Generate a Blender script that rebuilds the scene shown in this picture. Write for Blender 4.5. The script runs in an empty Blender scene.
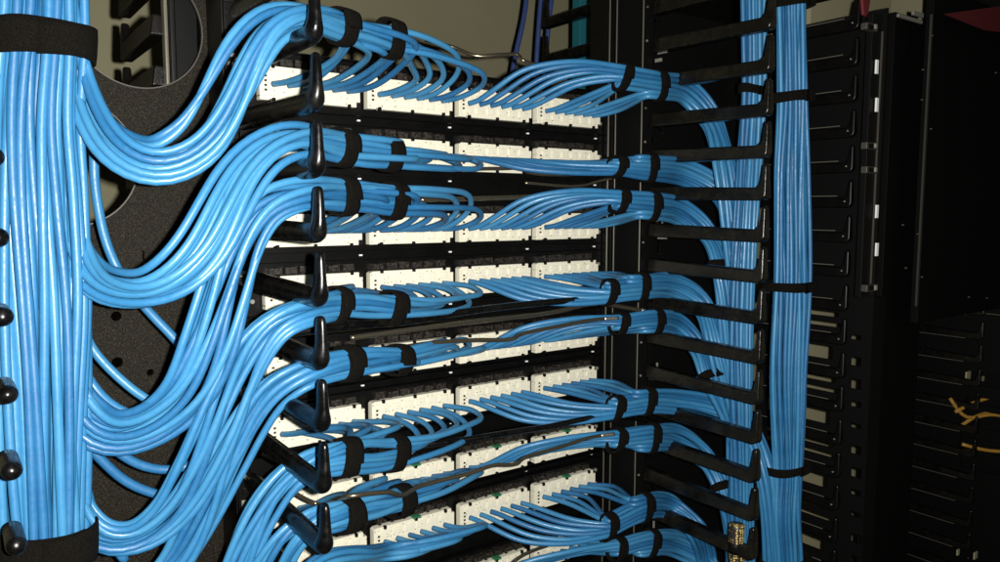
import bpy, math, random
from mathutils import Vector, Matrix
R = random.Random(7)
SC = bpy.context.scene
COL = SC.collection

# ------------------------------------------------------------------ camera
CP = Vector((-.34918, -.70788, 0.0)); F = 763.67
YAW, PIT, ROL = .632356, .0939527, .0017667
fw = Vector((math.sin(YAW)*math.cos(PIT), math.cos(YAW)*math.cos(PIT), -math.sin(PIT)))
r_ = fw.cross(Vector((0, 0, 1))).normalized(); u_ = r_.cross(fw)
rt = r_*math.cos(ROL)+u_*math.sin(ROL); up = -r_*math.sin(ROL)+u_*math.cos(ROL)
cam = bpy.data.cameras.new('camera'); co = bpy.data.objects.new('camera', cam); COL.objects.link(co)
M = Matrix((rt, up, -fw)).transposed().to_4x4(); M.translation = CP; co.matrix_world = M
cam.sensor_width = 36; cam.lens = 36*F/1000; cam.clip_start = .01; cam.clip_end = 50
SC.camera = co

def ray(px, py): return fw + rt*((px-500)/F) + up*((281-py)/F)
def at(px, py, Y=None, X=None, D=None):
    d = ray(px, py)
    if D is not None: t = D
    elif Y is not None: t = (Y-CP.y)/d.y
    else: t = (X-CP.x)/d.x
    return CP+d*t
def dep(p): return (p-CP).dot(fw)

# ------------------------------------------------------------------ materials
def mat(name, col, rough=.5, metal=0, spec=.5):
    m = bpy.data.materials.new(name); m.use_nodes = True
    b = m.node_tree.nodes['Principled BSDF']
    b.inputs['Base Color'].default_value = (*col, 1); b.inputs['Roughness'].default_value = rough
    b.inputs['Metallic'].default_value = metal; b.inputs['Specular IOR Level'].default_value = spec
    return m
def nd(m, t, **k):
    n = m.node_tree.nodes.new(t)
    for a, v in k.items(): setattr(n, a, v)
    return n
def lk(m, a, b): m.node_tree.links.new(a, b)
def noise(m, scale, detail=3, rough=.5):
    tc = nd(m, 'ShaderNodeTexCoord'); n = nd(m, 'ShaderNodeTexNoise')
    n.inputs['Scale'].default_value = scale; n.inputs['Detail'].default_value = detail; n.inputs['Roughness'].default_value = rough
    lk(m, tc.outputs['Object'], n.inputs['Vector']); return n
def ramp(m, src, stops):
    r = nd(m, 'ShaderNodeValToRGB'); e = r.color_ramp.elements
    while len(e) < len(stops): e.new(.5)
    for el, (p, c) in zip(e, stops): el.position = p; el.color = (*c, 1)
    lk(m, src, r.inputs[0]); return r.outputs[0]
def bsdf(m): return m.node_tree.nodes['Principled BSDF']
def bump(m, src, s, d=.001):
    b = nd(m, 'ShaderNodeBump'); b.inputs['Strength'].default_value = s; b.inputs['Distance'].default_value = d
    lk(m, src, b.inputs['Height']); lk(m, b.outputs[0], bsdf(m).inputs['Normal'])
def g3(v): return (v, v, v)

def cable_mat(name, a, b, rough=.43):
    m = mat(name, a, rough, 0, .6)
    n = noise(m, 38, 4, .6)
    mx = nd(m, 'ShaderNodeMix', data_type='RGBA'); n3 = noise(m, 620, 2, .5)
    lk(m, ramp(m, n3.outputs[0], [(.73, g3(0)), (.82, g3(.22))]), mx.inputs[0])
    lk(m, ramp(m, n.outputs[0], [(.3, a), (.7, b)]), mx.inputs[6]); mx.inputs[7].default_value = (.45, .5, .55, 1)
    lk(m, mx.outputs[2], bsdf(m).inputs['Base Color'])
    n2 = noise(m, 260, 3, .6)
    lk(m, ramp(m, n2.outputs[0], [(.3, g3(rough-.1)), (.75, g3(rough+.16))]), bsdf(m).inputs['Roughness'])
    bump(m, n2.outputs[0], .12, .0006)
    return m
M_CAB = [cable_mat('blue_jacket_a', (.022, .142, .305), (.033, .176, .350)),
         cable_mat('blue_jacket_b', (.031, .168, .332), (.046, .206, .378), .38),
         cable_mat('blue_jacket_c', (.012, .100, .240), (.021, .132, .285), .46)]
M_DBLUE = cable_mat('dark_blue_jacket', (.03, .06, .2), (.04, .08, .25))
M_YEL = cable_mat('yellow_jacket', (.42, .22, .03), (.55, .30, .05))
M_BLK = mat('black_plastic', (.008, .008, .008), .2)
_n = noise(M_BLK, 90, 5, .7)
lk(M_BLK, ramp(M_BLK, _n.outputs[0], [(.35, g3(.16)), (.7, g3(.42))]), bsdf(M_BLK).inputs['Roughness'])
lk(M_BLK, ramp(M_BLK, _n.outputs[0], [(.45, (.002, .002, .002)), (.8, (.006, .0055, .0045))]), bsdf(M_BLK).inputs['Base Color'])
bump(M_BLK, _n.outputs[0], .12, .001)
M_DUST = mat('dusty_black_plastic', (.01, .01, .01), .24)
_n = noise(M_DUST, 55, 6, .75)
lk(M_DUST, ramp(M_DUST, _n.outputs[0], [(.45, (.0025, .0023, .0018)), (.62, (.008, .007, .0045)), (.8, (.028, .024, .015))]), bsdf(M_DUST).inputs['Base Color'])
_m = noise(M_DUST, 300, 4, .7); bump(M_DUST, _m.outputs[0], .3, .001)
M_MET = mat('black_painted_steel', (.010, .010, .010), .38, 0, .3)
_n = noise(M_MET, 60, 6, .7)
lk(M_MET, ramp(M_MET, _n.outputs[0], [(.4, (.0012, .0012, .0012)), (.85, (.0045, .004, .003))]), bsdf(M_MET).inputs['Base Color'])
M_DARK = mat('matt_black_steel', (.0025, .0025, .0025), .55, 0, .15)
M_POW = mat('textured_powder_coat', (.03, .026, .02), .6, 0, .14)
_n = noise(M_POW, 1500, 2, .6)
lk(M_POW, ramp(M_POW, _n.outputs[0], [(.40, (.0015, .0012, .0008)), (.56, (.010, .008, .0045)), (.72, (.075, .062, .036))]), bsdf(M_POW).inputs['Base Color'])
bump(M_POW, _n.outputs[0], .6, .0008)
M_VEL = mat('hook_and_loop_fabric', (.02, .017, .013), 1, 0, .1)
_n = noise(M_VEL, 1100, 3, .7)
lk(M_VEL, ramp(M_VEL, _n.outputs[0], [(.35, (.0012, .001, .0007)), (.72, (.0095, .0078, .005))]), bsdf(M_VEL).inputs['Base Color'])
bump(M_VEL, _n.outputs[0], 1, .0012)
M_WHT = mat('cream_plastic', (.74, .70, .55), .5)
tc = nd(M_WHT, 'ShaderNodeTexCoord'); mp = nd(M_WHT, 'ShaderNodeMapping'); mp.inputs['Scale'].default_value = (1, 0, 1)
lk(M_WHT, tc.outputs['Object'], mp.inputs['Vector'])
vo = nd(M_WHT, 'ShaderNodeTexVoronoi'); vo.inputs['Scale'].default_value = 210; vo.inputs['Randomness'].default_value = .55
lk(M_WHT, mp.outputs[0], vo.inputs['Vector'])
lk(M_WHT, ramp(M_WHT, vo.outputs['Distance'], [(.10, (.22, .18, .11)), (.2, (.74, .70, .55))]), bsdf(M_WHT).inputs['Base Color'])
bump(M_WHT, vo.outputs['Distance'], .25, .001)
M_GREEN = mat('green_board', (.03, .16, .07), .5)
M_JACK = mat('brown_black_jack', (.035, .027, .022), .45)
_n = noise(M_JACK, 420, 3); lk(M_JACK, ramp(M_JACK, _n.outputs[0], [(.4, (.004, .0035, .003)), (.72, (.05, .04, .03))]), bsdf(M_JACK).inputs['Base Color'])
M_SIL = mat('bar_glint_silver', (.75, .73, .66), .3, .9)  # bright silver for the painted glints on the lacing bars
M_SILM = mat('dull_zinc', (.26, .25, .21), .45, .3)
M_BAR = mat('dark_chromate_wire', (.28, .24, .165), .27, .9)
M_EDGE = mat('dull_steel_and_glint', (.16, .15, .115), .35, .4)  # dull steel parts, and the painted highlights along upright and finger edges
M_CLEAR = mat('pale_tab', (.85, .85, .82), .3)
M_RIM = mat('painted_cut_edge', (.045, .04, .03), .5)
M_TEAL = mat('teal_paint', (.01, .13, .16), .5)
M_RED = mat('red_paint', (.10, .005, .008), .7)
M_WALL = mat('greyish_wall_paint', (.43, .39, .26), .85)
_n = noise(M_WALL, 3, 4); lk(M_WALL, ramp(M_WALL, _n.outputs[0], [(.3, (.39, .36, .215)), (.7, (.45, .415, .255))]), bsdf(M_WALL).inputs['Base Color'])
_n = noise(M_WALL, 160, 3); bump(M_WALL, _n.outputs[0], .15, .001)
M_BRAID = mat('braided_sleeve', (.5, .36, .1), .5)
tc = nd(M_BRAID, 'ShaderNodeTexCoord'); ck = nd(M_BRAID, 'ShaderNodeTexVoronoi'); ck.inputs['Scale'].default_value = 330; ck.inputs['Randomness'].default_value = .35
lk(M_BRAID, tc.outputs['Object'], ck.inputs['Vector'])
lk(M_BRAID, ramp(M_BRAID, ck.outputs['Distance'], [(.3, (.62, .47, .17)), (.45, (.02, .015, .01))]), bsdf(M_BRAID).inputs['Base Color'])

# ------------------------------------------------------------------ object helpers
def tagp(o, label=None, cat=None, group=None, kind=None):
    if label: o['label'] = label
    if cat: o['category'] = cat
    if group: o['group'] = group
    if kind: o['kind'] = kind
    return o
def mesh_obj(name, verts, faces, m, parent=None, smooth=False, bevel=0, seg=2):
    me = bpy.data.meshes.new(name)
    org = Vector((0, 0, 0))
    if parent is None and verts:
        vs = [Vector(v) for v in verts]
        org = Vector((sum(v.x for v in vs), sum(v.y for v in vs), sum(v.z for v in vs)))/len(vs)
    pl = parent_loc(parent) if parent is not None else org
    me.from_pydata([tuple(Vector(v)-pl) for v in verts], [], faces); me.update()
    me.materials.append(m)
    if smooth:
        for p in me.polygons: p.use_smooth = True
    o = bpy.data.objects.new(name, me); COL.objects.link(o)
    if parent is not None: o.parent = parent
    else: o.location = org
    if bevel:
        b = o.modifiers.new('b', 'BEVEL'); b.width = bevel; b.segments = seg; b.limit_method = 'ANGLE'; b.angle_limit = math.radians(40)
        for p in me.polygons: p.use_smooth = True
        w = o.modifiers.new('w', 'WEIGHTED_NORMAL'); w.keep_sharp = False
    return o
def parent_loc(p):
    l = Vector((0, 0, 0))
    while p is not None: l += p.location; p = p.parent
    return l
def thing(name, loc, label, cat, group=None):
    o = bpy.data.objects.new(name, None); COL.objects.link(o); o.location = loc; o.empty_display_size = .01
    return tagp(o, label, cat, group)
class MB:
    def __init__(s): s.v = []; s.f = []
    def box(s, a, b):
        x0, y0, z0 = a; x1, y1, z1 = b; n = len(s.v)
        s.v += [(x0, y0, z0), (x1, y0, z0), (x1, y1, z0), (x0, y1, z0), (x0, y0, z1), (x1, y0, z1), (x1, y1, z1), (x0, y1, z1)]
        s.f += [tuple(n+i for i in q) for q in ((0, 3, 2, 1), (4, 5, 6, 7), (0, 1, 5, 4), (1, 2, 6, 5), (2, 3, 7, 6), (3, 0, 4, 7))]
        return s
    def prism(s, pts, axis, a, b):     # polygon pts in the two other axes, extruded along axis from a to b
        n = len(s.v); k = len(pts)
        for t in (a, b):
            for p, q in pts:
                s.v.append({'X': (t, p, q), 'Y': (p, t, q), 'Z': (p, q, t)}[axis])
        s.f += [tuple(n+i for i in range(k)), tuple(n+k+i for i in reversed(range(k)))]
        s.f += [(n+i, n+k+i, n+k+(i+1) % k, n+(i+1) % k) for i in range(k)]
        return s
    def disc(s, c, r, t, axis='Y', k=12):
        pts = [(math.cos(2*math.pi*i/k)*r, math.sin(2*math.pi*i/k)*r) for i in range(k)]
        if axis == 'Y': return s.prism([(c[0]+a, c[2]+b) for a, b in pts], 'Y', c[1], c[1]-t)
        return s.prism([(c[1]+a, c[2]+b) for a, b in pts], 'X', c[0], c[0]-t)
    def tube(s, path, r, k=10, cap=True):
        n0 = len(s.v); N = len(path); prev = None
        for i, p in enumerate(path):
            t = (path[min(i+1, N-1)]-path[max(i-1, 0)])
            if t.length < 1e-9: t = Vector((0, 0, 1))
            t.normalize()
            if prev is None:
                a = Vector((0, -1, 0)) if abs(t.y) < .9 else Vector((1, 0, 0))
            else: a = prev
            a = (a-t*a.dot(t)).normalized(); prev = a; b = t.cross(a)
            rr = r(i/(N-1)) if callable(r) else r
            for j in range(k):
                w = 2*math.pi*j/k
                s.v.append(p+(a*math.cos(w)+b*math.sin(w))*rr)
        for i in range(N-1):
            for j in range(k):
                q = n0+i*k
                s.f.append((q+j, q+(j+1) % k, q+k+(j+1) % k, q+k+j))
        if cap:
            s.f.append(tuple(n0+j for j in reversed(range(k)))); q = n0+(N-1)*k; s.f.append(tuple(q+j for j in range(k)))
        return s
    def build(s, name, m, parent=None, **k): return mesh_obj(name, s.v, s.f, m, parent, **k)

def catmull(P, step=.006):
    P = [Vector(p) for p in P]
    Q = [P[0]*2-P[1]]+P+[P[-1]*2-P[-2]]; out = []
    for i in range(1, len(Q)-2):
        a, b, c, d = Q[i-1:i+3]
        t0 = 0; t1 = t0+max((b-a).length, 1e-6)**.5; t2 = t1+max((c-b).length, 1e-6)**.5; t3 = t2+max((d-c).length, 1e-6)**.5
        n = max(2, int((c-b).length/step))
        for j in range(n):
            t = t1+(t2-t1)*j/n
            A1 = a*((t1-t)/(t1-t0))+b*((t-t0)/(t1-t0)); A2 = b*((t2-t)/(t2-t1))+c*((t-t1)/(t2-t1)); A3 = c*((t3-t)/(t3-t2))+d*((t-t2)/(t3-t2))
            B1 = A1*((t2-t)/(t2-t0))+A2*((t-t0)/(t2-t0)); B2 = A2*((t3-t)/(t3-t1))+A3*((t-t1)/(t3-t1))
            out.append(B1*((t2-t)/(t2-t1))+B2*((t-t1)/(t2-t1)))
    out.append(P[-1]); return out
def cat1(vals, pts, step):   # interpolate scalars with the same sampling as catmull(pts)
    out = []
    for i in range(len(pts)-1):
        n = max(2, int((Vector(pts[i+1])-Vector(pts[i])).length/step))
        for j in range(n):
            t = j/n; t = t*t*(3-2*t); out.append(vals[i]*(1-t)+vals[i+1]*t)
    out.append(vals[-1]); return out

class Bundle:
    """centre line with a flat-ish cross section; cables keep a place (a,b) in it that wanders a little"""
    def __init__(s, ctrl, rc, n, step=.006, flat=1.15):
        # ctrl: (px,py,Y,half width px)
        P = [at(c[0], c[1], Y=c[2]) for c in ctrl]
        s.P = P; s.c = catmull(P, step); N = len(s.c)
        hw = [max(c[3]*dep(p)/F-rc, rc) for c, p in zip(ctrl, P)]
        s.su = cat1(hw, P, step)
        s.sv = [max(n*rc*rc*flat/(u+rc), rc*.8) for u in s.su]
        s.U = []; s.V = []; s.T = []
        for i in range(N):
            t = (s.c[min(i+1, N-1)]-s.c[max(0, i-1)]).normalized()
            v = Vector((0, -1, 0)); v = (v-t*v.dot(t)).normalized(); u = v.cross(t)
            s.T.append(t); s.V.append(v); s.U.append(u)
        s.n = N
    def idx(s, k):       # sample index nearest control point k
        return min(range(s.n), key=lambda i: (s.c[i]-s.P[k]).length)
    def path(s, a, b, rnd, i0=0, i1=None, wob=.16, tw=.35, fade=None):
        i1 = s.n-1 if i1 is None else i1
        p1, p2, p3 = rnd.uniform(0, 6.3), rnd.uniform(0, 6.3), rnd.uniform(0, 6.3)
        f1, f2 = rnd.uniform(.06, .13), rnd.uniform(.05, .11); out = []
        for i in range(i0, i1+1):
            k = 1
            if fade: k = min(1, min(abs(i-q) for q in fade)/10)
            th = tw*math.sin(i*.045+.6)*k
            aa = a+wob*k*math.sin(i*f1+p1); bb = b+wob*k*math.sin(i*f2+p2)
            a2 = aa*math.cos(th)-bb*math.sin(th); b2 = aa*math.sin(th)+bb*math.cos(th)
            out.append(s.c[i]+s.U[i]*(a2*s.su[i])+s.V[i]*(b2*s.sv[i]))
        return out
def disk_slots(n, rnd):
    """n places in the unit disk, evenly spread (sunflower)"""
    out = []
    for i in range(n):
        r = math.sqrt((i+.5)/n); th = i*2.399963+.4
        out.append((r*math.cos(th), r*math.sin(th)))
    return out
def ribbon_slots(n):
    """two or three layers across the width"""
    a = n//2+n % 2; b = n-a; out = []
    for i in range(a): out.append((-1+2*i/(a-1), .55*(1-abs(-1+2*i/(a-1))*.5)))
    for i in range(b): out.append((-.85+1.7*i/(b-1), -.6))
    return out

RC = .0030
def smooth_path(p, it=2):
    for _ in range(it):
        p = [p[0]]+[(p[i-1]+p[i]*2+p[i+1])/4 for i in range(1, len(p)-1)]+[p[-1]]
    return p
def cable(path, label, group, r=RC, m=None, k=10, name='network_cable', cat='cable', sm=2):
    path = smooth_path(path, sm)
    b = MB().tube(path, r*R.uniform(.97, 1.04), k)
    o = b.build(name, m or R.choice(M_CAB), smooth=True)
    return tagp(o, label, cat, group)

def strap(bun, k, w, label, group='hook and loop straps around the cable bundles', pad=1.0, off=(0, 0), tail=True, tilt=0, rc=RC, sub=None, squash=1):
    i = bun.idx(k); c = bun.c[i]; U, V, T = bun.U[i], bun.V[i], bun.T[i]
    a = bun.su[i]*pad+rc+.0012; b_ = bun.sv[i]*pad*squash*.66+rc+.0012
    if sub: a *= sub[1]; c = c+U*(bun.su[i]*sub[0])
    v = []; f = []; K = 40; th = .0016
    rr = random.Random(k*77+int(c.z*1e4))
    ph = [rr.uniform(-.5, .5) for _ in range(4)]
    turns = K+6 if tail else K
    rows = []
    for j in range(turns):
        w_ = 2*math.pi*j/K+.9
        ce, se = math.cos(w_), math.sin(w_); e = 2/2.5
        x = a*abs(ce)**e*(1 if ce > 0 else -1); y = b_*abs(se)**e*(1 if se > 0 else -1)
        lift = .0017*max(0, (j-K+3)/3) if j > K-3 else 0
        lift = min(lift, .0019)
        sk = T*(tilt*x + .0009*math.sin(w_*2+ph[0]*6)+ (.0015*(j-K)/6 if j > K else 0))
        n = (U*ce*b_+V*se*a); n.normalize()
        q = c+U*x+V*y+sk+n*lift
        ww = w*(1+.05*math.sin(w_*3+ph[1]*5))
        rows.append((q, n, ww))
    for q, n, ww in rows:
        for tt, o in ((-.5, 0), (-.5, th), (-.25, th*1.25), (.25, th*1.25), (.5, th), (.5, 0)):
            v.append(q+T*ww*tt+n*o)
    m = 6; L = len(rows)
    for j in range(L-1):
        for h in range(m):
            f.append((j*m+h, j*m+(h+1) % m, (j+1)*m+(h+1) % m, (j+1)*m+h))
    if tail: f += [tuple(range(m)), tuple(reversed(range((L-1)*m, L*m)))]
    else:
        for h in range(m): f.append(((L-1)*m+h, (L-1)*m+(h+1) % m, (h+1) % m, h))
    o = mesh_obj('cable_strap', v, f, M_VEL, smooth=True)
    return tagp(o, label, 'strap', group)

def plate(name, m, parent, axis, pos, outline, holes, th):
    """flat sheet with holes; outline and holes are lists of 2D points (world X,Z for axis Y; world Y,Z for axis X)"""
    cu = bpy.data.curves.new(name, 'CURVE'); cu.dimensions = '2D'; cu.fill_mode = 'BOTH'; cu.extrude = th/2
    for pl in [outline]+holes:
        sp = cu.splines.new('POLY'); sp.points.add(len(pl)-1)
        for p, q in zip(sp.points, pl): p.co = (q[0], q[1], 0, 1)
        sp.use_cyclic_u = True
    tmp = bpy.data.objects.new('tmp', cu); COL.objects.link(tmp)
    dg = bpy.context.evaluated_depsgraph_get(); me0 = bpy.data.meshes.new_from_object(tmp.evaluated_get(dg))
    vs = [v.co.copy() for v in me0.vertices]; fs = [tuple(p.vertices) for p in me0.polygons]
    bpy.data.objects.remove(tmp); bpy.data.curves.remove(cu); bpy.data.meshes.remove(me0)
    if axis == 'Y': V = [(v.x, pos+v.z, v.y) for v in vs]
    else: V = [(pos+v.z, v.x, v.y) for v in vs]
    return mesh_obj(name, V, fs, m, parent)
def slotted(name, m, parent, X, y0, y1, z0, z1, holes, th):
    ys = sorted({y0, y1} | {h[i] for h in holes for i in (0, 2)}); zs = sorted({z0, z1} | {h[i] for h in holes for i in (1, 3)})
    solid = lambda i, j: 0 <= i < len(ys)-1 and 0 <= j < len(zs)-1 and not any(h[0] < (ys[i]+ys[i+1])/2 < h[2] and h[1] < (zs[j]+zs[j+1])/2 < h[3] for h in holes)
    v = [(X+t, y, z) for t in (0, th) for y in ys for z in zs]; nz = len(zs); N = len(ys)*nz; f = []
    for i in range(len(ys)-1):
        for j in range(len(zs)-1):
            if not solid(i, j): continue
            a, b, c, d = i*nz+j, (i+1)*nz+j, (i+1)*nz+j+1, i*nz+j+1
            f += [(a, d, c, b), (N+a, N+b, N+c, N+d)]
            for (ii, jj, p, q) in ((i-1, j, a, d), (i+1, j, c, b), (i, j-1, b, a), (i, j+1, d, c)):
                if not solid(ii, jj): f.append((p, q, N+q, N+p))
    return mesh_obj(name, v, f, m, parent)
def circ(cx, cz, r, k=64): return [(cx+r*math.cos(2*math.pi*i/k), cz+r*math.sin(2*math.pi*i/k)) for i in range(k)]
def rect(x0, z0, x1, z1): return [(x0, z0), (x1, z0), (x1, z1), (x0, z1)]
def circum(a, b, c):
    ax, ay = a; bx, by = b; cx, cy = c; d = 2*(ax*(by-cy)+bx*(cy-ay)+cx*(ay-by))
    ux = ((ax*ax+ay*ay)*(by-cy)+(bx*bx+by*by)*(cy-ay)+(cx*cx+cy*cy)*(ay-by))/d
    uy = ((ax*ax+ay*ay)*(cx-bx)+(bx*bx+by*by)*(ax-cx)+(cx*cx+cy*cy)*(bx-ax))/d
    return ux, uy, math.hypot(ax-ux, ay-uy)
ORD = ['top', 'second', 'third', 'fourth', 'fifth', 'sixth', 'seventh', 'eighth', 'ninth', 'tenth', 'eleventh', 'twelfth', 'thirteenth', 'fourteenth', 'fifteenth', 'sixteenth']

# ------------------------------------------------------------------ room
tagp(MB().box((-2.0, .85, -1.6), (1.46, .9, 1.4)).build('wall', M_WALL), kind='structure')
_a = at(796, 400, Y=.08); _b = at(872, 400, Y=.08)
tagp(MB().box((_a.x, .08, -1.6), (_b.x, .14, .6)).build('added_wall_strip', M_WALL), kind='structure')  # added pale strip, set near so the cover slots look brighter
tagp(MB().box((1.40, -1.2, -1.6), (1.46, .846, 1.4)).build('side_wall', M_WALL), kind='structure')

# ------------------------------------------------------------------ patch panels
W, PP, Z0, P3, Q, H = .100, .108, .13, .135, .0583, .0311
def ztop(k): return Z0-(k//2)*P3-(k % 2)*Q
def mod_mesh():
    b = MB(); w, h = W, H
    out = [(0, -h), (.009, -h), (.0095, -h+.0012), (.0135, -h+.0012), (.014, -h), (w-.004, -h), (w-.004, -h+.005), (w, -h+.005),
           (w, -.005), (w-.004, -.005), (w-.004, 0), (.0025, 0), (0, -.002)]
    b.prism(out, 'Y', -.009, 0)
    # raised termination combs
    for j in range(6):
        x = .0125+j*.0148
        for dz in (-.0075, -.0235):
            b.box((x-.0052, -.0105, dz-.0035), (x+.0052, -.0088, dz+.0035))
    return b
MODV = mod_mesh()
for k in range(9):
    z = ztop(k); zb = z-H
    side = 'upper' if k % 2 == 0 else 'lower'
    what = ('topmost' if k == 0 else 'lowest, half cut off at the bottom edge' if k == 8 else ORD[k]+' from the top')
    t = thing('patch_panel', (0, 0, z), 'black patch panel row with cream punch-down blocks, %s' % what, 'patch panel', 'patch panel rows stacked in the rack')
    zt = z+.0155 if k % 2 == 0 else z+.0118
    zl = zb-.0152 if k % 2 == 0 else ztop(k+1)+.0165 if k < 8 else zb-.1
    if k == 8: zl = zb-.02
    b = MB().box((-.122, .004, zl), (.332, .0065, zt))
    b.box((-.122, -.006, zb-.0075), (.330, .004, zb-.0062))   # folded lip under the blocks
    b.box((-.122, -.0035, zt-.0012), (.330, .004, zt))
    b.build('face_plate', M_MET, t)
    for c in range(-1, 3):
        x0 = c*PP
        m = mesh_obj('termination_block', [(v[0]+x0, v[1], v[2]+z) for v in MODV.v], MODV.f, M_WHT, t, bevel=.0004, seg=1)
        # dark clips along the edges
        for q, (dx, dz) in enumerate([(.0125, 0), (.05, 0), (.0875, 0), (.0125, -H), (.05, -H), (.0875, -H)]):
            s = -1 if dz == 0 else 1
            MB().box((x0+dx-.0013, -.0118, z+dz+s*.0022), (x0+dx+.0013, -.0085, z+dz-s*.0012)).build('clip', M_DARK, m)
        mk = MB()
        for q in range(4): mk.box((x0+.0045, -.0096, z-.0105-q*.0042), (x0+.0068, -.0088, z-.0085-q*.0042))
        mk.build('printed_mark', M_JACK, m)
        if k >= 6: MB().box((x0+.047, -.0115, z-.0002), (x0+.056, -.003, z+.0022)).build('circuit_board', M_GREEN, m)
        # jack backs above the block
        jb = MB()
        for j in range(6):
            x = x0+.0125+j*.0148
            jb.box((x-.0058, -.004-.001*(j % 2), z+.0016), (x+.0058, .004, z+.0072+.0006*((j*7+k) % 3)))
            jb.box((x-.0045, -.005, z+.0005), (x-.0015, .003, z+.0014))
        jb.build('jack_row', M_JACK, t)
        for dx in (-.0055, -.0025):
            MB().disc((x0+W+.006+dx*.6, .0038, zb-.011 if k % 2 == 0 else zb-.0105), .0009, .0014, k=8).build('screw', M_CLEAR, t)
    for dz in (-.006, -.0235):
        for x in (-.1165, .3265):
            MB().disc((x, .0035, z+dz), .0021, .0022, k=12).build('screw', M_SILM, t)
# blank between the pairs
for k in (1, 3, 5, 7):
    zt, zl = ztop(k)-H-.0158+.0, ztop(k+1)+.0165
    if k == 1: pass

# ------------------------------------------------------------------ rack frame
rk = thing('rack_frame', (.35, .03, -.5), 'black steel rack uprights either side of the patch panels', 'rack')
ZT, ZB = .45, -.75
MB().box((-.136, -.003, ZB), (-.1235, .03, ZT)).build('upright', M_MET, rk, bevel=.0008)
MB().box((.3335, -.004, ZB), (.344, .03, ZT)).build('upright', M_MET, rk, bevel=.0008)
MB().box((.3455, -.05, ZB), (.364, .03, ZT)).build('upright', M_DARK, rk, bevel=.0008)
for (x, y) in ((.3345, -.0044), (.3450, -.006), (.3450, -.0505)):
    MB().box((x-.0008, y-.0010, ZB), (x+.0004, y+.0006, ZT)).build('upright_edge_glint', M_EDGE, rk, bevel=.0004)  # pale strips painting the flash streak down the upright corners
scr = 0
for i in range(18):
    z = at(645, 8+i*33.5, X=.352).z
    MB().disc((.3515, -.0502, z), .0013, .0012, k=8).build('screw', M_SILM if i % 3 else M_EDGE, rk)
# brackets seen beside the right finger bases
for i in range(16):
    z = at(668, 14+i*40.4, X=.366).z-.004
    b = MB().box((.3645, -.062, z-.003), (.3665, -.05, z+.001)).box((.3645, -.070, z+.006), (.3665, -.056, z+.0072)).box((.3645, -.066, z+.009), (.3665, -.0645, z+.02))
    b.build('bracket', M_SILM if i % 4 == 1 else M_MET, rk)
for (y, h) in ((195, .0045), (232, .0085)):
    p = at(661, y, Y=-.062)
    b = MB().box((p.x-.004, -.068, p.z-h), (p.x-.0003, -.060, p.z+h)).box((p.x+.0005, -.068, p.z-h), (p.x+.0045, -.060, p.z+h)).box((p.x-.004, -.066, p.z-h*.8), (p.x+.004, -.0595, p.z+h*.8))
    c = b.build('cage_clip', M_SILM, rk)
    MB().prism([(p.x-.003, p.z-h-.001), (p.x+.003, p.z-h-.001), (p.x+.001, p.z-h-.006), (p.x-.001, p.z-h-.006)], 'Y', -.066, -.062).build('pin', M_MET, c)
    MB().box((p.x-.0006, -.0645, p.z+h+.0005), (p.x+.0006, -.063, p.z+h+.005)).build('pin', M_SILM, c)

# ------------------------------------------------------------------ finger helper
def finger(parent, X, Yb, Yt, z, up_=.0395, xw=.0095, d=.008, hb=.0125, ht=.0095, m=None, name='finger'):
    """L finger: bar along Y, upright paddle at the tip"""
    s = -1 if Yt < Yb else 1
    pts = [(Yb, z+.001), (Yb, z+hb+.002), (Yb+s*.05, z+hb), (Yt-s*d*1.5, z+ht), (Yt-s*d*1.02, z+ht+.004), (Yt-s*d*.72, z+up_-.003), (Yt-s*d*.45, z+up_),
           (Yt-s*d*.1, z+up_-.003), (Yt, z+.006), (Yt-s*.002, z+.0015), (Yt-s*.006, z-.0005)]
    k = len(pts); v = []; f = []
    # slightly wider towards the base
    for side in (-1, 1):
        for (y, zz) in pts:
            tt = abs(y-Yt)/abs(Yb-Yt); w = xw*(.56+.18*tt) if zz < z+ht+.002 else xw*(.5-.14*(zz-z-ht)/(up_-ht))
            v.append((X+side*w, y, zz))
    f = [tuple(range(k)), tuple(reversed(range(k, 2*k)))]+[(i, k+i, k+(i+1) % k, (i+1) % k) for i in range(k)]
    return mesh_obj(name, v, f, m or M_BLK, parent, bevel=.0042 if xw > .011 else .0028, seg=5)

def round_finger(parent, X, Yb, Yt, z):
    yc = Yt+.0075; pts = [(Yb, z+.009, .0092), (Yb-.05, z+.0086, .0086), (yc+.02, z+.0078, .0074), (yc+.007, z+.0074, .0073), (yc+.0025, z+.0082, .0078), (yc+.0008, z+.0115, .0076),
           (yc, z+.016, .0066), (yc, z+.026, .0058), (yc, z+.034, .0052), (yc, z+.0375, .0046), (yc, z+.0392, .0034), (yc, z+.0399, .0012)]
    b = MB().tube([Vector((X, p[0], p[1])) for p in pts], lambda t: pts[min(len(pts)-1, int(round(t*(len(pts)-1))))][2], 20)
    for i, v in enumerate(b.v): b.v[i] = Vector((X+(v[0]-X)*(.66 if v[2] > z+.013 and v[1] < yc+.01 else .85), v[1], v[2]))
    o = b.build('finger', M_BLK, parent, smooth=True)
    sb = o.modifiers.new('s', 'SUBSURF'); sb.levels = 1; sb.render_levels = 1
    return o
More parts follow.
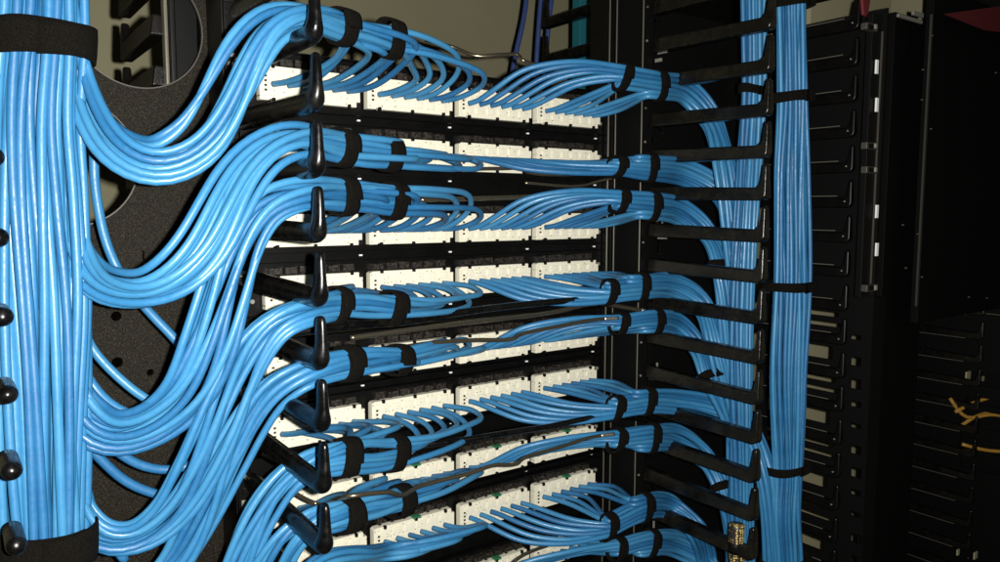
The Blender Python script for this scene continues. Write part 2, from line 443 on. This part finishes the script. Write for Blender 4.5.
# ------------------------------------------------------------------ left vertical manager
lm = thing('vertical_cable_manager', (-.23, 0, -.5), 'black cable manager with round plate openings and glossy fingers, left of the panels', 'cable manager')
g = lambda x, y, Y=0.: (at(x, y, Y=Y).x, at(x, y, Y=Y).z)
c1 = circum(g(201, 30), g(142, 88), g(100, 72)); c2 = circum(g(95, 104), g(135, 150), g(92, 223))
hs = [circ(*c1), circ(*c2)]
for (x, y, r) in ((116, 316, .0042), (117, 362, .0045), (150, 372, .003)): p = g(x, y); hs.append(circ(p[0], p[1], r, 20))
a0 = g(143, 250); hs.append(rect(a0[0]-.0008, g(143, 276)[1], a0[0]+.0008, a0[1]))
lo = min(c1[0]-c1[2], c2[0]-c2[2])-.06
plate('back_plate', M_POW, lm, 'Y', 0, rect(lo, ZB, -.1506, ZT), hs, .003)
for c in (c1, c2):
    K = 64; b = MB()
    for i in range(K):
        a = 2*math.pi*i/K; a2 = 2*math.pi*(i+1)/K
        n = len(b.v)
        for (r, y) in ((c[2]-.0001, -.0016), (c[2]+.0009, -.0016), (c[2]-.0001, .0016)):
            for w in (a, a2): b.v.append((c[0]+r*math.cos(w), y, c[1]+r*math.sin(w)))
        b.f += [(n, n+1, n+3, n+2), (n, n+4, n+5, n+1)]
    for q in range(len(b.v)):
        v = b.v[q]; b.v[q] = (v[0], v[1]-.0002, v[2])
    b.build('opening_rim', M_RIM, lm)
# side channel with embossed ribs
b = MB().box((-.1505, -.043, ZB), (-.1485, .06, ZT)).box((-.1483, -.043, ZB), (-.138, -.040, ZT)).box((-.1375, -.043, ZB), (-.1365, .0, ZT))
b.build('side_channel', M_MET, lm, bevel=.0006)
zf0 = at(322, 245, Y=-.218).z; U1 = .04445
for i in range(-5, 7):
    z = zf0-i*U1
    round_finger(lm, -.14, -.041, -.2205, z)
    if -4 <= i: 
        pk = at(-1.5, 238, Y=-.205); zk = pk.z+(1-i)*U1
        rod = [Vector((pk.x, -.172, zk)), Vector((pk.x, -.18, zk)), Vector((pk.x, -.199, zk))]+[Vector((pk.x, -.199-.0056*math.sin(q*math.pi/12), zk)) for q in range(1, 7)]
        kk = len(rod); prof = [.0054, .0055, .0056]+[max(.0056*math.cos(q*math.pi/12), .0004) for q in range(1, 7)]
        MB().tube(rod, lambda t: prof[min(kk-1, int(round(t*(kk-1))))], 20).build('finger', M_BLK, lm, smooth=True)
    rb = MB()
    rb.box((-.1478, -.0455, z+.018), (-.139, -.0432, z+.0215)).box((-.1465, -.0462, z+.024), (-.142, -.0432, z+.034)).box((-.145, -.0455, z-.006), (-.139, -.0432, z+.001))
    rb.build('mounting_rib', M_SILM if i % 3 == 0 else M_MET, lm, bevel=.0008)
    MB().disc((-.1445, -.0434, z+.012), .0024, .0022, k=10).build('screw', M_SILM if i % 2 else M_MET, lm)
# rear fingers, seen through the round opening
for i in range(5):
    z = at(133, 57, X=-.182).z+(1-i)*U1
    finger(lm, -.182, .035, .185, z, name='rear_finger', xw=.0105, m=M_DUST, hb=.018, ht=.017, up_=.040)
MB().box((-.1800, .024, ZB), (-.1765, .034, ZT)).build('rear_channel', M_EDGE, lm, bevel=.001)
MB().box((-.1762, .02, ZB), (-.1712, .032, ZT)).build('rear_channel', M_MET, lm, bevel=.001)
MB().box((-.1710, .026, ZB), (-.1512, .0305, ZT)).build('rear_channel', M_DARK, lm, bevel=.001)

# ------------------------------------------------------------------ right vertical manager
rm = thing('vertical_cable_manager', (.46, 0, -.5), 'black cable manager with long L-shaped fingers, right of the patch panels', 'cable manager')
MB().box((.3665, -.005, ZB), (.60, -.002, .26)).build('back_plate', M_DARK, rm)
MB().box((.3645, -.052, ZB), (.3662, -.006, .45)).build('side_channel', M_MET, rm)
zr0 = at(755, 282, X=.365).z
for i in range(-7, 8):
    finger(rm, .365, -.052, -.2165, zr0-i*U1+R.uniform(-.0008, .0008), xw=.0105, hb=.0165, ht=.0135, m=M_DUST)
# outer row of fingers
zo0 = at(828, 442, X=.592).z; zs = []
for i in range(-14, 7):
    z = zo0-i*U1
    finger(rm, .592, -.03, -.184, z, up_=.036, xw=.008, hb=.015, ht=.0125, m=M_MET)
    MB().disc((.5875, -.176, z+.008), .0010, .0012, 'X', k=8).build('screw', M_SILM, rm)
    MB().box((.5868, -.165, z+.0145), (.5875, -.035, z+.0155)).build('finger_edge_glint', M_EDGE, rm)  # thin pale line painting the lit edge of the bar
    if z < at(828, 318, X=.592).z:
        zs += [(z+.0195, z+.038)] if i % 2 == 0 else [(z+.0195, z+.026), (z+.033, z+.040)]
# slotted cover just outside the outer fingers
def yz(x, y, X): p = at(x, y, X=X); return (p.y, p.z)
XS = .606; sl = []
def slot(x0, y0, x1, y1):     # pixel box on the cover, edges following the Y direction
    a = yz(x0, y0, XS); b2 = yz(x1, y0, XS); c = yz(x0, y1, XS); sl.append((min(a[0], b2[0]), c[1], max(a[0], b2[0]), a[1]))
for q, (za, zb_) in enumerate(zs): sl.append((-.170+.006*(q % 3), za, -.06, zb_))
for i in range(11): slot(850.5, 334+i*22, 861.5, 334+i*22+(5, 9, 10, 6)[i % 4])
ya, yb_ = yz(772, 100, XS)[0], yz(863, 100, XS)[0]
slotted('slotted_cover', M_DARK, rm, XS, yb_, ya, ZB, at(868, 12, X=XS).z, sl, .003)

# ------------------------------------------------------------------ cabinet farther right
cb = thing('equipment_cabinet', tuple(at(930, 560, Y=-.12)), 'dark black cabinet with latched rail and closed upper door at the right edge', 'cabinet')
def pbox(name, m, x0, y0, x1, y1, Y, th=.006, bevel=.0006, parent=cb):
    a = at(x0, (y0+min(y1, 562))/2, Y=Y); c = at(x1, (y0+min(y1, 562))/2, Y=Y)
    zt_ = at((x0+x1)/2, y0, Y=Y).z; zb_ = at((x0+x1)/2, y1, Y=Y).z
    return MB().box((a.x, Y, zb_), (c.x, Y+th, zt_)).build(name, m, parent, bevel=bevel)
pbox('door', M_DARK, 926, 16, 1110, 305, -.13, .012)
pbox('inner_panel', M_DARK, 882, 14, 922, 700, -.10, .01)
pbox('side_rail', M_DARK, 867, 12, 876, 296, -.217, .008)
pbox('rail_edge', M_RIM, 877.2, 30, 877.8, 285, -.219, .003, 0)
pbox('door_edge', M_RIM, 924.6, 12, 925.3, 305, -.132, .003, 0)
pbox('side_rail', M_DARK, 868, 298, 879, 700, -.185, .008)
a = at(908, 312, Y=.03); MB().box((a.x, .03, -1.2), (1.29, .04, a.z)).box((1.291, -.6, -1.2), (1.30, .04, a.z)).build('lower_panel', M_DARK, cb)
MB().box((1.291, -.6, a.z+.002), (1.30, .04, .6)).build('upper_side_panel', M_DARK, cb)
for y0, y1 in ((60, 74), (98, 112), (205, 218), (243, 256)): pbox('reflective_slot', M_CLEAR, 876.6, y0, 878.6, y1, -.2205, .002, 0)
for y in (27, 146, 170, 288):
    o = pbox('latch', M_RIM, 867, y-3.5, 878, y+3.5, -.226, .008, .001)
    pbox('latch_hole', M_DARK, 869, y-2.5, 874, y+2.5, -.2272, .002, .0005, o)
    pbox('latch_tongue', M_SILM, 875.5, y-2.5, 877.5, y+2, -.2275, .002, .0003, o)
for (x, y) in ((931, 36), (930, 129), (921, 277), (995, 73), (922, 70), (902, 225), (905, 268), (921, 100), (968, 297), (986, 298), (917, 234)):
    p = at(x, y, Y=-.134); MB().disc(tuple(p), .0011, .003, k=8).build('screw', M_EDGE, cb)
p = at(903, 17, Y=-.14)
pbox('top_bracket', M_SILM, 899, 17, 923, 20.5, -.142, .004); pbox('top_bracket', M_SILM, 914, 12, 924, 16.5, -.142, .004)
# far finger column low at the right
fm = thing('finger_manager', tuple(at(955, 560, X=1.225)), 'unlit black finger manager at the lower right corner with yellow cables behind', 'cable manager')
for i in range(-1, 12):
    z = at(985, 340+i*24, X=1.225).z
    finger(fm, 1.225, .02, -.10, z, up_=.036, xw=.008, hb=.014, ht=.012)
    p = at(952, 352+i*24, X=1.219)
    MB().box((1.2185, -.07, z-.0003), (1.2195, .015, z+.0009)).build('finger_edge_glint', M_EDGE, fm)  # lit edge of the far bar, put in as a pale line
hl = []
for (x0, y0, x1, y1) in ((966, 370, 1003, 383), (966, 395, 1003, 402), (961, 407, 1003, 424), (960, 434, 1003, 447), (960, 459, 1003, 466), (956, 549, 986, 561)):
    a = yz(x0, y0, 1.245); b2 = yz(x1, y0, 1.245); c = yz(x0, y1, 1.245); hl.append((min(a[0], b2[0]), c[1], max(a[0], b2[0]), a[1]))
slotted('slotted_cover', M_DARK, fm, 1.245, -.45, .06, -1.0, at(955, 312, X=1.245).z, hl, .004)
for (pts, la) in (([(955, 412, .94), (975, 402, .94), (1010, 392, .94)], 'yellow cable slanting up behind dark fingers, topmost of its bunch'),
                  ([(950, 398, .95), (966, 418, .95), (990, 414, .95), (1020, 420, .95)], 'yellow cable curled like a hook behind dark fingers'),
                  ([(958, 428, .96), (976, 416, .96), (1015, 408, .96)], 'yellow cable crossing the hooked yellow one'),
                  ([(962, 444, .95), (985, 450, .95), (1020, 452, .95)], 'yellow cable lying flat below the crossing ones'),
                  ([(960, 473, .96), (990, 478, .96), (1020, 476, .96)], 'thin yellow cable, lowest of the bunch')):
    P = [at(x, y, D=1.47+d-.94) for x, y, d in pts]
    cable(catmull(P, .01), la, 'yellow cables at the right edge', r=.0034, m=M_YEL)
for (x0, y0, x1, y1, la) in ((967, 372, 979, 381, 'small pale tab upper left among dark fingers at right edge'), (981, 377, 992, 382, 'flat pale tab beside the small tab at right edge'),
                             (958, 550, 964, 556, 'pale tab near the bottom right corner, left one'), (975, 553, 984, 560, 'pale tab near the bottom right corner, right one')):
    a = at(x0, y0, D=1.47); c = at(x1, y1, D=1.47)
    tagp(MB().box((a.x, a.y, c.z), (c.x, a.y+.003, a.z)).build('cable_label_tab', M_WALL, bevel=.0006), la, 'tab')
# red things above
P = [at(x, y, Y=-.2) for x, y in ((860, -30), (876, -30), (868, 17), (864, 15))]
tagp(MB().prism([(p.x, p.z) for p in P], 'Y', P[0].y, P[0].y+.004).build('red_pennant', M_RED, bevel=.001), 'narrow dark red strip hanging above the black cabinet rail', 'strip')
P = [at(x, y, Y=-.16) for x, y in ((945, 14), (1060, -2), (1060, 40), (985, 30))]
tagp(MB().prism([(p.x, p.z) for p in P], 'Y', P[0].y, P[0].y+.004).build('red_board', M_RED, bevel=.001), 'dark red wedge-shaped board above the cabinet door', 'board')
# dark equipment over the outer fingers (what blocks the wall at the top)
tagp(MB().box((.78, .30, .12), (1.32, .34, 1.0)).build('server_chassis', M_DARK, bevel=.002), 'black chassis standing behind the right racks', 'chassis')

# ------------------------------------------------------------------ things behind the top row
t = thing('rear_finger_bracket', tuple(at(560, 40, X=.505)), 'black finger bracket in front of the wall above the top panel', 'bracket')
for y in (-28, 11, 50):
    finger(t, .505, .15, .33, at(594, y, X=.505).z-.006, up_=.05, xw=.012, hb=.018, ht=.016)
p = at(586, 20, Y=.30)
tagp(MB().box((at(580, 20, Y=.30).x, .30, p.z-.15), (at(593, 20, Y=.30).x, .32, p.z+.2)).build('teal_post', M_TEAL, bevel=.001), 'teal painted post behind the black finger bracket', 'post')
for pts, la in (([(529, -30), (524, 20), (514, 60), (510, 90)], 'dark blue cable hanging before the wall, left of the finger bracket'),
                ([(556, -30), (549, 20), (545, 70), (540, 100)], 'grey blue cable hanging behind the finger bracket'),
                ([(544, -30), (540, 10), (536, 70), (534, 100)], 'second thin dark cable behind the finger bracket paddles')):
    cable(catmull([at(x, y, Y=.42) for x, y in pts], .02), la, None, r=.0045, m=M_DBLUE)

# ------------------------------------------------------------------ lacing bars
def bar(pts, label, r=.0020, m=M_BAR):
    P = catmull([at(x, y, Y=Y) for x, y, Y in pts], .004)
    ob = MB().tube(P, r, 10).build('lacing_bar', m, smooth=True)
    n_ = max(2, int(.024/.004))
    if m is not M_BLK: MB().tube(P[-n_:], r*1.08, 10).build('bar_glint', M_SIL, ob, smooth=True)  # silver sleeve painting a glint at the bar's right end
    tagp(ob, label, 'lacing bar', 'lacing bars across the patch panels')
bar([(425, 40, .02), (452, 47, .01), (476, 56, -.01), (500, 55, -.02), (518, 55, -.02), (522, 60, -.03), (540, 66, -.03), (575, 72, -.035), (612, 71, -.04)], 'thin brass-dark lacing bar at the top, crossing before the wall')
bar([(462, 171, -.04), (480, 169, -.045), (514, 168, -.045), (521, 166, -.045), (527, 172, -.035), (560, 175, -.03), (605, 173, -.03)], 'thin lacing bar under the second row bundle with a small jog')
bar([(420, 200, -.02), (500, 198, -.03), (560, 196, -.04), (623, 196, -.05)], 'lacing bar just above the third row bundle', r=.0026)
bar([(525, 183, -.02), (580, 186, -.03), (600, 181, -.035), (650, 170, -.06)], 'thin lacing bar between the second and third rows at right', r=.0016)
bar([(285, 334, -.12), (340, 326, -.12), (400, 322, -.11), (470, 311, -.10), (540, 303, -.09), (620, 297, -.08)], 'thick black glossy lacing bar under the fourth row bundle', r=.0036, m=M_BLK)
bar([(350, 338, -.02), (470, 322, -.03), (535, 315, -.03), (560, 311, -.03), (595, 304, -.04), (655, 313, -.06)], 'thinner black lacing bar below the thick glossy one', r=.0028)
bar([(372, 353, -.112), (430, 343, -.112), (475, 340, -.112), (512, 339, -.112), (522, 334, -.104), (560, 326, -.106), (592, 320, -.11), (618, 318, -.11)], 'brass-dark lacing bar crossing the fifth row blocks with a jog')
bar([(262, 452, -.10), (300, 470, -.10), (380, 450, -.08), (455, 441, -.09), (500, 434, -.10), (545, 427, -.10), (605, 416, -.09), (655, 421, -.07)], 'black lacing bar between the sixth and seventh rows', r=.003, m=M_BLK)
bar([(284, 484, -.08), (300, 496, -.08), (318, 504, -.08), (350, 496, -.166), (388, 492, -.160), (402, 495, -.150), (420, 486, -.135), (470, 473, -.118), (495, 465, -.112), (516, 464, -.112), (524, 458, -.106), (560, 447, -.108), (592, 437, -.112), (614, 434, -.112)], 'long brass-dark lacing bar across the seventh row with two bends')
bar([(500, 575, -.05), (520, 557, -.05), (560, 541, -.045), (600, 527, -.05), (622, 523, -.05)], 'lowest lacing bar, rising to the right before the bottom blocks')

# ------------------------------------------------------------------ big left bundle
def hexslots(su, sv, r, front):
    out = []; dy = r*1.78; j = 0; y = sv
    while y > -sv:
        x = -su+(r if j % 2 else 0)
        while x <= su+1e-6:
            if (x/su)**2+(y/sv)**2 <= 1.0 and y > front: out.append((x/su, y/sv))
            x += 2*r
        y -= dy; j += 1
    return out
LB = Bundle([(42, -70, -.13, 42), (44, 10, -.128, 43), (43, 44, -.128, 43), (38, 120, -.128, 42), (40, 200, -.13, 44), (44, 300, -.13, 45), (45, 400, -.13, 43), (46, 480, -.13, 42), (47, 540, -.13, 41), (44, 640, -.13, 44)], RC, 70, .008)
for i in range(LB.n): LB.sv[i] = .021
sl_ = hexslots(.0275, .021, RC*1.02, -.009)
rr = random.Random(3)
for n_, (a, b) in enumerate(sl_):
    cable(LB.path(a*.97, b, rr, wob=.13, tw=.14), 'blue network cable running straight down in the thick strapped bundle at the left edge', 'cables of the thick left bundle', m=rr.choice(M_CAB))
strap(LB, 2, .0215, 'wide black strap around the thick left bundle near the top', tilt=-.12, squash=1.6)
strap(LB, 8, .0235, 'wide black strap around the thick left bundle near the bottom', tilt=.06, squash=1.6)
N_LB = len(sl_)

# ------------------------------------------------------------------ left loops to the panels
def zy(y0, ys): return y0
S1Y, S2Y = -.150, -.125
def inb(y, x=62): return (x, y, -.118, 10)
ROWS_L = {
 0: [inb(-60), inb(20, 66), (78, 80, -.120, 15), (92, 115, -.135, 19), (118, 148, -.155, 23), (155, 164, -.17, 26), (196, 147, -.175, 26), (228, 103, -.18, 24), (249, 60, -.183, 22), (272, 26, -.183, 18), (303, 16, -.175, 14), (341, 27, S1Y, 15), (390, 39, S2Y, 17)],
 1: [inb(120), inb(180, 62), (66, 225, -.120, 15), (76, 262, -.135, 18), (95, 287, -.15, 21), (140, 296, -.175, 19), (175, 285, -.19, 23), (207, 255, -.195, 25), (230, 207, -.195, 23), (249, 170, -.19, 21), (272, 147, -.188, 18), (303, 138, -.178, 16), (341, 148, S1Y, 16), (388, 155, S2Y, 14)],
 2: [inb(270), inb(320, 60), (66, 375, -.118, 15), (78, 408, -.128, 19), (100, 430, -.135, 24), (128, 432, -.145, 22), (157, 418, -.155, 23), (183, 393, -.165, 25), (205, 345, -.175, 26), (224, 290, -.178, 24), (243, 240, -.178, 22), (270, 206, -.178, 20), (303, 197, -.178, 17), (343, 196, S1Y, 17), (393, 201, S2Y, 16)],
 3: [inb(400), inb(440, 60), (70, 490, -.115, 14), (82, 520, -.12, 17), (100, 540, -.125, 20), (135, 540, -.13, 20), (170, 514, -.14, 22), (198, 468, -.15, 24), (220, 420, -.158, 25), (238, 375, -.162, 24), (257, 340, -.168, 22), (278, 319, -.172, 18), (303, 311, -.172, 15), (336, 305, S1Y, 16), (392, 308, S2Y, 15)],
 4: [(60, 560, -.11, 10), (100, 600, -.115, 16), (140, 600, -.12, 18), (180, 570, -.125, 20), (210, 520, -.135, 22), (232, 470, -.142, 22), (252, 425, -.15, 20), (272, 393, -.158, 18), (303, 374, -.165, 14), (347, 363, S1Y, 15), (398, 360, S2Y, 13)],
 5: [(190, 680, -.12, 16), (228, 605, -.13, 22), (247, 552, -.14, 21), (268, 508, -.145, 19), (290, 478, -.15, 16), (312, 464, -.155, 15), (346, 457, S1Y, 17), (394, 453, S2Y, 16)],
 6: [(230, 700, -.12, 16), (255, 620, -.13, 20), (272, 570, -.14, 19), (292, 538, -.15, 17), (314, 522, -.155, 15), (348, 515, S1Y, 15), (400, 501, S2Y, 14)],
 7: [(250, 720, -.12, 12), (270, 640, -.13, 14), (290, 590, -.135, 12), (318, 562, -.13, 11), (350, 556, -.12, 10), (385, 552, -.08, 9)],
}
def lport(c, j, k): return Vector((c*PP+.0125+.0148*j, -.0095, ztop(k)-.0165))
COLN = ['first', 'second', 'third', 'fourth']; PN = ['first', 'second', 'third', 'fourth', 'fifth', 'sixth']
rr = random.Random(11)
for k, ctrl in ROWS_L.items():
    n = 12 if k < 7 else 6
    rc = RC*.95
    B = Bundle(ctrl, rc, n)
    i1, i2 = B.idx(len(ctrl)-2), B.idx(len(ctrl)-1)
    slots = ribbon_slots(n)
    # outer ports get the front/upper places
    ports = [(c, j) for c in (-1, 0) for j in range(6)] if k < 7 else [(0, j) for j in range(6)]
    order = list(range(n)); rr.shuffle(order)
    below = k in (3, 5, 6)
    for (c, j), si in zip(ports, order):
        a, b = slots[si]; pt = lport(c, j, k)
        s1 = B.c[i1]; s2 = B.c[i2]
        iend = i2 if c == 0 else i1
        head = B.path(a, b, rr, 0, iend, wob=.42, tw=.8, fade=(i1, i2))
        e = head[-1]
        zline = e.z+(0 if c == 0 else 0)
        if c == 0:
            zl2 = zline-.004 if k == 0 else zline
            lx = max(pt.x-.002, e.x+.02)
            f_ = (lx-s2.x)/.12
            yy = -.092+rr.uniform(-.006, .006)
            tail = []
            if lx-e.x > .045: tail.append(Vector(((e.x+lx)/2-.004, (e.y+yy)/2-.004, zline*.9+zl2*.1)))
            zline = s2.z+(e.z-s2.z)*.7-.003 if below else zline
            if below: tail = ([Vector(((e.x+pt.x)/2-.008, (e.y+yy)/2-.003, zline-.002))] if pt.x-e.x > .06 else [])+[Vector((max(pt.x-.014, e.x+.012), yy+.004, zline-.004)), Vector((max(pt.x+.006, e.x+.026), -.074, zline-.004+(pt.z-zline)*.18)), Vector((pt.x+.011, -.048, zline+(pt.z-zline)*.55)), Vector((pt.x+.006, -.024, zline+(pt.z-zline)*.88)), pt]
            else: tail += [Vector((lx, yy+.008, zl2+(pt.z-zl2)*.12)), Vector((pt.x+.013, -.062, zl2+(pt.z-zl2)*.5)), Vector((pt.x+.008, -.035, zl2+(pt.z-zl2)*.9)), Vector((pt.x+.003, -.018, pt.z)), pt]
        else:
            lx = max(pt.x+.01, e.x+.012)
            if below: tail = [Vector((e.x+.012, -.128, zline)), Vector((max(pt.x+.006, e.x+.024), -.095, zline+(pt.z-zline)*.15)), Vector((pt.x+.013, -.055, zline+(pt.z-zline)*.5)), Vector((pt.x+.006, -.026, zline+(pt.z-zline)*.86)), pt]
            else: tail = [Vector((lx, -.125, zline+(pt.z-zline)*.15)), Vector((lx+.006, -.09, zline+(pt.z-zline)*.5)), Vector((pt.x+.012, -.045, zline+(pt.z-zline)*.92)), Vector((pt.x+.004, -.018, pt.z)), pt]
        full = head[:-1]+catmull([e]+tail, .004)
        where = 'looping from left' if k < 7 else 'rising from bottom'
        cable(full, 'blue cable %s, in %s slot of %s cream block, %s row' % (where, PN[j], COLN[c+1], ORD[k]), 'blue cables looping in from the left', r=rc, sm=5)
    if k < 7:
        strap(B, len(ctrl)-2, .0165 if k not in (3,) else .0125, 'black strap just right of the finger tips on the %s left bundle' % ORD[k], pad=.95)
        strap(B, len(ctrl)-1, .0165, 'black strap before the second cream block on the %s left bundle' % ORD[k], pad=.95)

# single stray cables in front of the plate
for pts, la in (([(94, 150, -.07), (95, 185, -.07), (107, 245, -.075), (127, 285, -.08), (152, 315, -.08), (180, 345, -.085), (205, 385, -.09)], 'stray blue cable crossing the lower round opening of the plate'),
                ([(78, 310, -.09), (90, 345, -.09), (116, 375, -.095), (150, 401, -.10), (190, 415, -.10)], 'stray blue cable entering the third loop from above'),
                ([(74, 350, -.10), (88, 378, -.105), (103, 398, -.11), (125, 413, -.12), (160, 420, -.12)], 'stray blue cable close below the upper stray one'),
                ([(70, 410, -.10), (118, 452, -.105), (143, 466, -.105), (170, 470, -.105), (200, 460, -.11), (230, 430, -.12)], 'stray blue cable sagging below the third loop, upper of two'),
                ([(70, 425, -.10), (96, 454, -.10), (124, 480, -.10), (150, 492, -.10), (176, 497, -.10), (210, 490, -.105)], 'stray blue cable sagging below the third loop, lower of two'),
                ([(76, 440, -.10), (84, 480, -.105), (94, 514, -.108), (108, 536, -.11), (125, 560, -.11)], 'short stray blue cable dropping beside the lower left strap')):
    cable(catmull([at(*p[:2], Y=p[2]) for p in pts], .005), la, None, r=.0034)

# ------------------------------------------------------------------ right bundles
SA, SB = -.100, -.100
ROWS_R = {
 0: [(622, 80, SA, 15), (658, 86, SB, 14), (688, 93, -.085, 14), (710, 118, -.10, 16), (724, 160, -.13, 17), (732, 230, -.14, 16), (738, 330, -.14, 15), (738, 450, -.14, 15), (736, 640, -.14, 15)],
 1: [(616, 165, SA, 11), (648, 168, SB, 13), (686, 173, -.085, 13), (716, 190, -.105, 14), (735, 222, -.14, 15), (742, 300, -.15, 15), (740, 450, -.15, 14), (738, 640, -.15, 14)],
 2: [(619, 203, SA, 13), (651, 206, SB, 14), (683, 212, -.085, 14), (706, 232, -.10, 15), (722, 265, -.13, 15), (732, 340, -.14, 15), (738, 450, -.14, 15), (736, 640, -.14, 15)],
 3: [(608, 290, SA, 14), (640, 287, SB, 13), (678, 288, -.085, 13), (702, 304, -.10, 15), (716, 340, -.13, 15), (728, 390, -.14, 15), (742, 450, -.14, 13), (738, 640, -.14, 13)],
 4: [(619, 325, SA, 11), (654, 321, SB, 12), (680, 326, -.085, 12), (697, 345, -.10, 12), (710, 375, -.13, 13), (735, 430, -.14, 13), (742, 520, -.14, 12), (740, 640, -.14, 12)],
 5: [(615, 406, SA, 13), (646, 401, SB, 13), (680, 402, -.098, 13), (712, 409, -.112, 14), (745, 425, -.145, 13), (765, 470, -.18, 12), (775, 640, -.18, 12)],
 6: [(616, 442, SA, 13), (651, 438, SB, 14), (680, 440, -.085, 14), (704, 456, -.10, 13), (722, 485, -.13, 12), (735, 530, -.14, 12), (738, 640, -.14, 12)],
 7: [(608, 524, SA, 14), (644, 507, SB, 14), (673, 508, -.085, 13), (694, 526, -.115, 12), (706, 560, -.10, 12), (712, 640, -.13, 12)],
 8: [(617, 551, SA, 12), (650, 543, SB, 13), (680, 545, -.085, 13), (706, 562, -.10, 12), (720, 600, -.13, 12), (724, 660, -.13, 12)],
}
RR = .0029
for k, ctrl in ROWS_R.items():
    B = Bundle(ctrl, RR, 12)
    ia, ib = B.idx(0), B.idx(1)
    slots = ribbon_slots(12); ports = [(c, j) for c in (1, 2) for j in range(6)]
    up_row = B.c[ib].z > ztop(k)-.012
    # cables from the nearer ports take the lower (or upper) places so they fan without tangling
    slots.sort(key=lambda s: s[0])       # U direction
    Uz = B.U[ib].z
    if (Uz > 0) == up_row: slots.reverse()
    for q, (c, j) in enumerate(ports):
        a, b = slots[q]; pt = lport(c, j, k)
        late = pt.x > .262
        st = max(ib-3, ia) if late else ia
        body = B.path(a, b, rr, st, None, wob=.12, tw=.25, fade=(ia, ib))
        s = body[0]; dz = s.z-pt.z
        run = s.x-pt.x
        mid = [pt, Vector((pt.x+.004, -.018, pt.z+dz*.03)), Vector((pt.x+.014, -.038, pt.z+dz*.32))]
        if run > .075: mid += [Vector((pt.x+.034, -.062, pt.z+dz*.78)), Vector((pt.x+.06+(run-.07)*.3, -.088, pt.z+dz*1.03))]
        elif run > .035: mid += [Vector((pt.x+.03, -.066, pt.z+dz*.75))]
        full = catmull(mid+[s], .004)[:-1]+body
        cable(full, 'blue cable leaving rightwards from %s slot of %s cream block, %s row' % (PN[j], COLN[c+1], ORD[k]), 'blue cables leaving to the right fingers', r=RR, sm=4)
    strap(B, 0, .0115, 'black strap left of the upright on the %s right bundle' % ORD[k], pad=.95, rc=RR, tilt=.25, sub=(.2 if slots[0][0] > slots[-1][0] else -.2, .84))
    if k in (2, 4, 6): strap(B, 4, .010, 'black strap where the %s right bundle turns down between the fingers' % ORD[k], rc=RR, pad=1.02)
    strap(B, 1, .0125, 'black strap over the upright on the %s right bundle' % ORD[k], pad=.95, rc=RR)

# inner strand coming from the top
IB = Bundle([(752, -60, -.15, 17), (753, 20, -.15, 17), (753, 90, -.15, 17), (750, 150, -.15, 18), (746, 220, -.155, 18), (742, 330, -.155, 18), (742, 450, -.16, 16), (745, 640, -.16, 16)], RR, 12, .008)
rr = random.Random(5)
for a, b in ribbon_slots(12):
    cable(IB.path(a, b, rr, wob=.12, tw=.15), 'blue cable coming down behind the right finger tips, inside the manager', 'cables of the strand behind the right fingers', r=RR, k=8)
strap(IB, 2, .010, 'narrow dark strap on the strand behind the right finger tips', rc=RR)
# outer thick right bundle
OB = Bundle([(789, -60, -.188, 18), (789, 30, -.188, 19), (789, 98, -.188, 20.5), (788, 180, -.188, 26), (789, 285, -.188, 26), (786, 370, -.188, 26), (785, 466, -.188, 23), (783, 515, -.188, 26), (785, 560, -.188, 26), (784, 650, -.188, 26)], .0026, 50, .008)
for i in range(OB.n): OB.sv[i] = .0175
for n_, (a, b) in enumerate(hexslots(.0245, .0175, .0027, -.003)[:47]):
    cable(OB.path(a, b, rr, wob=.12, tw=.2), 'blue cable in the tall strapped bundle right of the finger tips', 'cables of the tall right bundle', r=.0026, k=8, m=rr.choice(M_CAB))
strap(OB, 2, .0115, 'black strap high on the tall right bundle', rc=.0026, squash=1.6)
strap(OB, 4, .0105, 'black strap at mid height on the tall right bundle', rc=.0026, squash=1.6)
strap(OB, 6, .0095, 'thin black strap low on the tall right bundle', rc=.0026, squash=1.6)
strap(OB, 8, .0125, 'black strap at the foot of the tall right bundle', rc=.0026, squash=1.6, tilt=.1)
strap(OB, 1, .009, 'thin black strap near the top edge on the tall right bundle', rc=.0026, squash=1.6).location.z += .028
# braided sleeve
P = catmull([at(737, 524, Y=-.19), at(736, 545, Y=-.19), at(738, 580, Y=-.19), at(738, 640, Y=-.19)], .004)
bs = MB().tube(P, lambda t: .0088, 14).build('braided_sleeve', M_BRAID, smooth=True)
tagp(bs, 'gold and black braided sleeve low between the right fingers', 'cable sleeve')
MB().tube(P[5:9], .0092, 14).build('collar', M_DARK, bs, smooth=True)

# ------------------------------------------------------------------ light: the camera's flash in a dark room
lt = bpy.data.lights.new('flash', 'POINT'); lt.energy = 43; lt.shadow_soft_size = .004; lt.color = (1, .985, .95)
lo_ = bpy.data.objects.new('flash', lt); COL.objects.link(lo_); lo_.location = CP+rt*.022+up*.004
w = bpy.data.worlds.new('World'); SC.world = w; w.use_nodes = True
w.node_tree.nodes['Background'].inputs[0].default_value = (.9, .92, 1, 1); w.node_tree.nodes['Background'].inputs[1].default_value = .002
SC.view_settings.view_transform = 'Standard'; SC.view_settings.look = 'None'; SC.view_settings.exposure = 0; SC.view_settings.gamma = 1
SC.cycles.max_bounces = 6
print('cables', len([o for o in SC.objects if o.name.startswith('network_cable')]), 'LB', N_LB)
